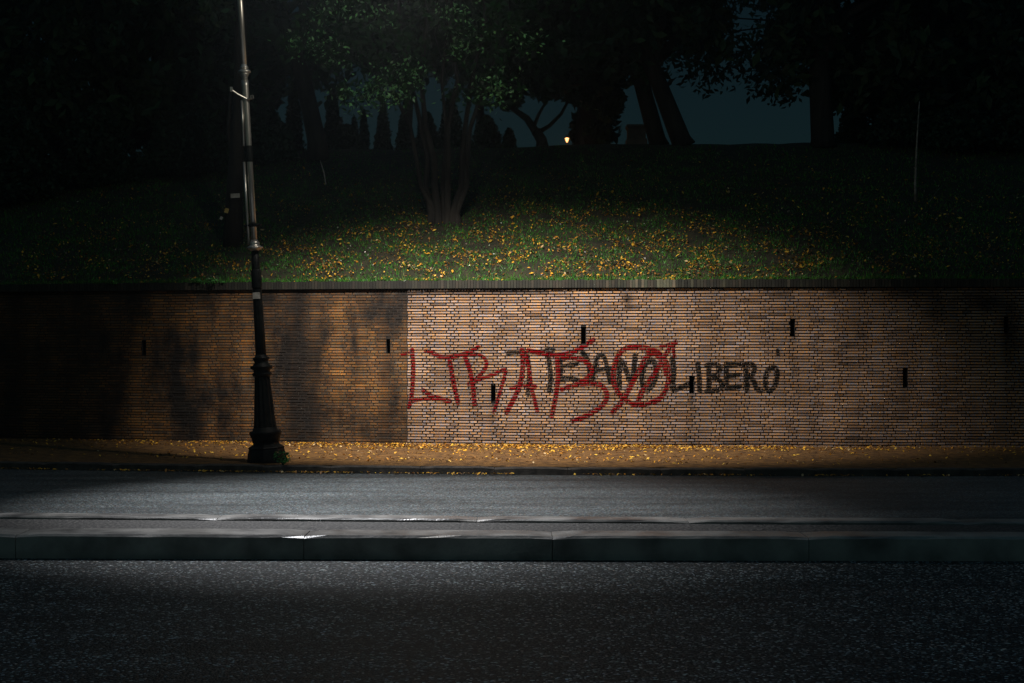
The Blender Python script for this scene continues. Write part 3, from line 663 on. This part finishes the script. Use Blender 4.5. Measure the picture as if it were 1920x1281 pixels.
simple_tree(290, 33.5, 'dark dense tree left of the lamp post', 6, .2, 300, 110, 1.7, 2.1, N=9000)
simple_tree(110, 33.0, 'dark dense tree at the left side of the bank', 0, .2, 110, 110, 1.9, 2.2, N=9000)
simple_tree(1545, 50.0, 'distant thin tree behind the straight thick trunk, its high crown filling the gap', -10, .12, 1390, 60, 4.0, 2.3, N=5200, leaf=.15, clumps=90)
# forked tree
Y = 33.0; b = gb(1018, Y)
tree('forked_tree', b, 'small forked tree silhouetted against the blue glow', [([rel(1018,285,Y,b),rel(1015,262,Y,b),rel(1004,245,Y,b)],[.17,.13,.11]),([rel(1004,246,Y,b),rel(988,222,Y,b),rel(960,203,Y,b),rel(930,190,Y,b)],[.10,.08,.06,.04]),
     ([rel(1008,250,Y,b),rel(1030,236,Y,b),rel(1052,214,Y,b),rel(1065,190,Y,b)],[.06,.05,.04,.03]),([rel(1000,240,Y,b),rel(1010,215,Y,b),rel(1030,180,Y,b)],[.05,.04,.02])],
     (rel(1000,150,Y,b),(1.5,.8,.55)), N=5000, clumps=34)
# cypresses and low bushes on the crest
def cypress(px, Y, top, hw, label, rnd=False):
    b = gb(px, Y); e = empty('cypress' if not rnd else 'bush', b, label, 'tree' if not rnd else 'bush', 'clipped evergreens on the crest')
    zt = wz(top, Y)-b[2]; w = hw*Y/F
    mb = MB(); mb.tube([(0,0,0),(0,0,zt*.5),(0,0,zt*.85)], [.06,.04,.015], 7); mb.build('trunk', M['bark'], e)
    N = int(1500+3200*w*zt); u = rng.uniform(0,1,N); prof = ((1-u)**(.75 if not rnd else .5))*np.clip(u*8+.3,0,1)
    a = rng.uniform(0,6.283,N); rr = w*prof*(rng.uniform(.3,1.1,N)+.12*np.sin(a*3+u*14))
    P = np.stack([rr*np.cos(a), rr*np.sin(a), u*zt],1); s = .07*rng.uniform(.6,1.3,(N,1)); U = unit(N); V = np.cross(unit(N),U)
    quads('crown', P, U*s*.6, V*s, M['dark'], np.array([(.02,.045,.025)]*N)*rng.uniform(.5,1.4,(N,1)), parent=e)
for a in [(625,36,165,24,'tallest pointed cypress, left of the low pointed ones'),(664,36.5,222,14,'lowest pointed cypress beside the tallest one'),(682,36,208,13,'low pointed cypress with a sharp tip'),
          (718,36,188,19,'slim pointed cypress left of the many stemmed tree'),(757,35.5,205,17,'pointed cypress just behind the leftmost stems'),(845,35.5,172,31,'broad pointed cypress behind the many stemmed tree'),
          (550,35,150,22,'dark pointed cypress left of the leaning trunk')]: cypress(*a)
for a in [(955,35,243,15,'small rounded bush left of the forked tree'),(912,35,218,34,'wide clipped bush between stems and forked tree'),(800,35,212,26,'dark bush seen between the many stems'),(650,35,235,30,'low dark bush at the foot of the cypresses'),
          (1600,35,200,40,'dark bush right of the straight thick trunk')]: cypress(*a, rnd=True)
for (px, Y, top, hw, lb) in [(20,31,190,95,'dark bush at the far left of the bank'),(180,31.5,200,90,'dark bush second from the left'),(350,31.5,195,90,'dark bush left of the lamp post'),(500,32,205,60,'dark bush right of the lamp post'),
                             (1690,31.5,200,80,'dark bush behind the thin sapling'),(1800,31,195,80,'dark bush right of the thin sapling'),(1910,31,190,80,'dark bush at the far right of the bank')]: cypress(px, Y, top, hw, lb, rnd=True)
# stone pedestal among the trees
Y = 33.5; b = gb(1193, Y); e = empty('pedestal', b, 'dark stone pedestal between the rounded tree and leaning trunks', 'pedestal'); zt = wz(236,Y)-b[2]; w = 19*Y/F
m_ = MB(); m_.box(-w,w,-w,w,0,.18); m_.build('plinth', M['stonework'], e); m_ = MB(); m_.box(-w*.86,w*.86,-w*.86,w*.86,.18,zt-.1); m_.build('die', M['stonework'], e)
m_ = MB(); m_.lathe([(w*1.2,zt-.1),(w*1.42,zt-.04),(w*1.42,zt)], n=4); m_.v = [((x-y)*.7071,(x+y)*.7071,z) for x,y,z in m_.v]; m_.build('cap', M['stonework'], e)
# little warm lantern
Y = 34.5; b = gb(1063, Y); e = empty('garden_lantern', b, 'tiny warm glowing lantern right of the forked tree', 'lantern'); zt = wz(262,Y)-b[2]
m_ = MB(); m_.tube([(0,0,0),(0,0,zt-.09)], .025, 8); m_.build('pole', M['iron'], e)
m_ = MB(); m_.lathe([(.02,zt-.07),(.055,zt+.02),(.055,zt+.04)], n=8); m_.build('lamp_glass', M['warm'], e)
m_ = MB(); m_.lathe([(.075,zt+.04),(.03,zt+.09),(.01,zt+.12)], n=8); m_.build('lamp_cap', M['iron'], e)
l = bpy.data.lights.new('lantern_light','POINT'); l.energy = 3; l.color = (1,.5,.2); l.shadow_soft_size = .08; o = bpy.data.objects.new('lantern_light', l); col.objects.link(o); o.parent = e; o.location = (0,-.15,zt-.02)
# sapling and bent twig
Y = 27.6; b = gb(1717, Y); tree('sapling', b, 'thin bare sapling standing on the dark right side of the bank', [([(0,0,0),rel(1716,350,Y,b),rel(1719,270,Y,b),rel(1724,190,Y,b)],[.030,.025,.018,.010])], None)
b = gb(1726, Y); tree('bent_twig', b, 'thin bare twig bending right beside the sapling', [([(0,0,0),rel(1738,385,Y,b),rel(1762,352,Y,b)],[.008,.006,.003])], None, cat='twig')
# old trunk with paper notices behind the lamp post
Y = 27.0; b = gb(436, Y)
tree('leaning_tree', b, 'old leaning trunk with paper notices just left of the lamp post', [([(0,0,0),rel(440,340,Y,b),rel(446,240,Y,b),rel(452,120,Y,b),rel(450,-60,Y,b)],[.20,.15,.13,.12,.10]),
     ([rel(441,330,Y,b),rel(428,250,Y,b),rel(432,170,Y,b)],[.05,.035,.03])], (rel(420,-60,Y,b),(2.0,1.2,1.0)), N=3500, leaf=.09, clumps=30)
for (px,py,w,h,rz,mm,lb) in [(441,367,17,8,-.05,'paper','pale paper notice on the leaning trunk'),(425,395,7,9,.3,'yellow','small yellow notice at the foot of the leaning trunk'),(415,409,5,6,.4,'paper','small crumpled white paper on the bank left of the lamp post')]:
    d = 26.72; s = d/F; m_ = MB(); m_.box(-w*s/2,w*s/2,-.004,.004,-h*s/2,h*s/2); o = m_.build('notice', M[mm]); o.location = (wx(px,d),d,wz(py,d)); o.rotation_euler = (0,rz,0); tag(o, lb, 'notice')
# long grass stalk in a pale tone
d = 26.5; m_ = MB(); b = gb(611, 29.5); m_.tube([(0,0,0),(-.04,0,.25),(-.12,0,.5)], [.012,.016,.004], 5); o = m_.build('grass_stalk', M['paper']); o.location = b; o.location.z += .25; tag(o, 'single pale green stalk on the bank below the leaning trunk', 'stalk')

# ---------------------------------------------------------------- added to lift the dark tones: thin mist
hz = MB(); hz.box(-60,60,-15,120,-1.6,24); hm = bpy.data.materials.new('tone_mist'); hm.use_nodes = True
N = hm.node_tree.nodes; N.remove(N['Principled BSDF']); pv = N.new('ShaderNodeVolumePrincipled'); pv.inputs['Density'].default_value = .0012; pv.inputs['Color'].default_value = (.75,.9,1,1); pv.inputs['Anisotropy'].default_value = .85
hm.node_tree.links.new(pv.outputs[0], N['Material Output'].inputs['Volume'])
tag(hz.build('tone_haze', hm), kind='stuff')
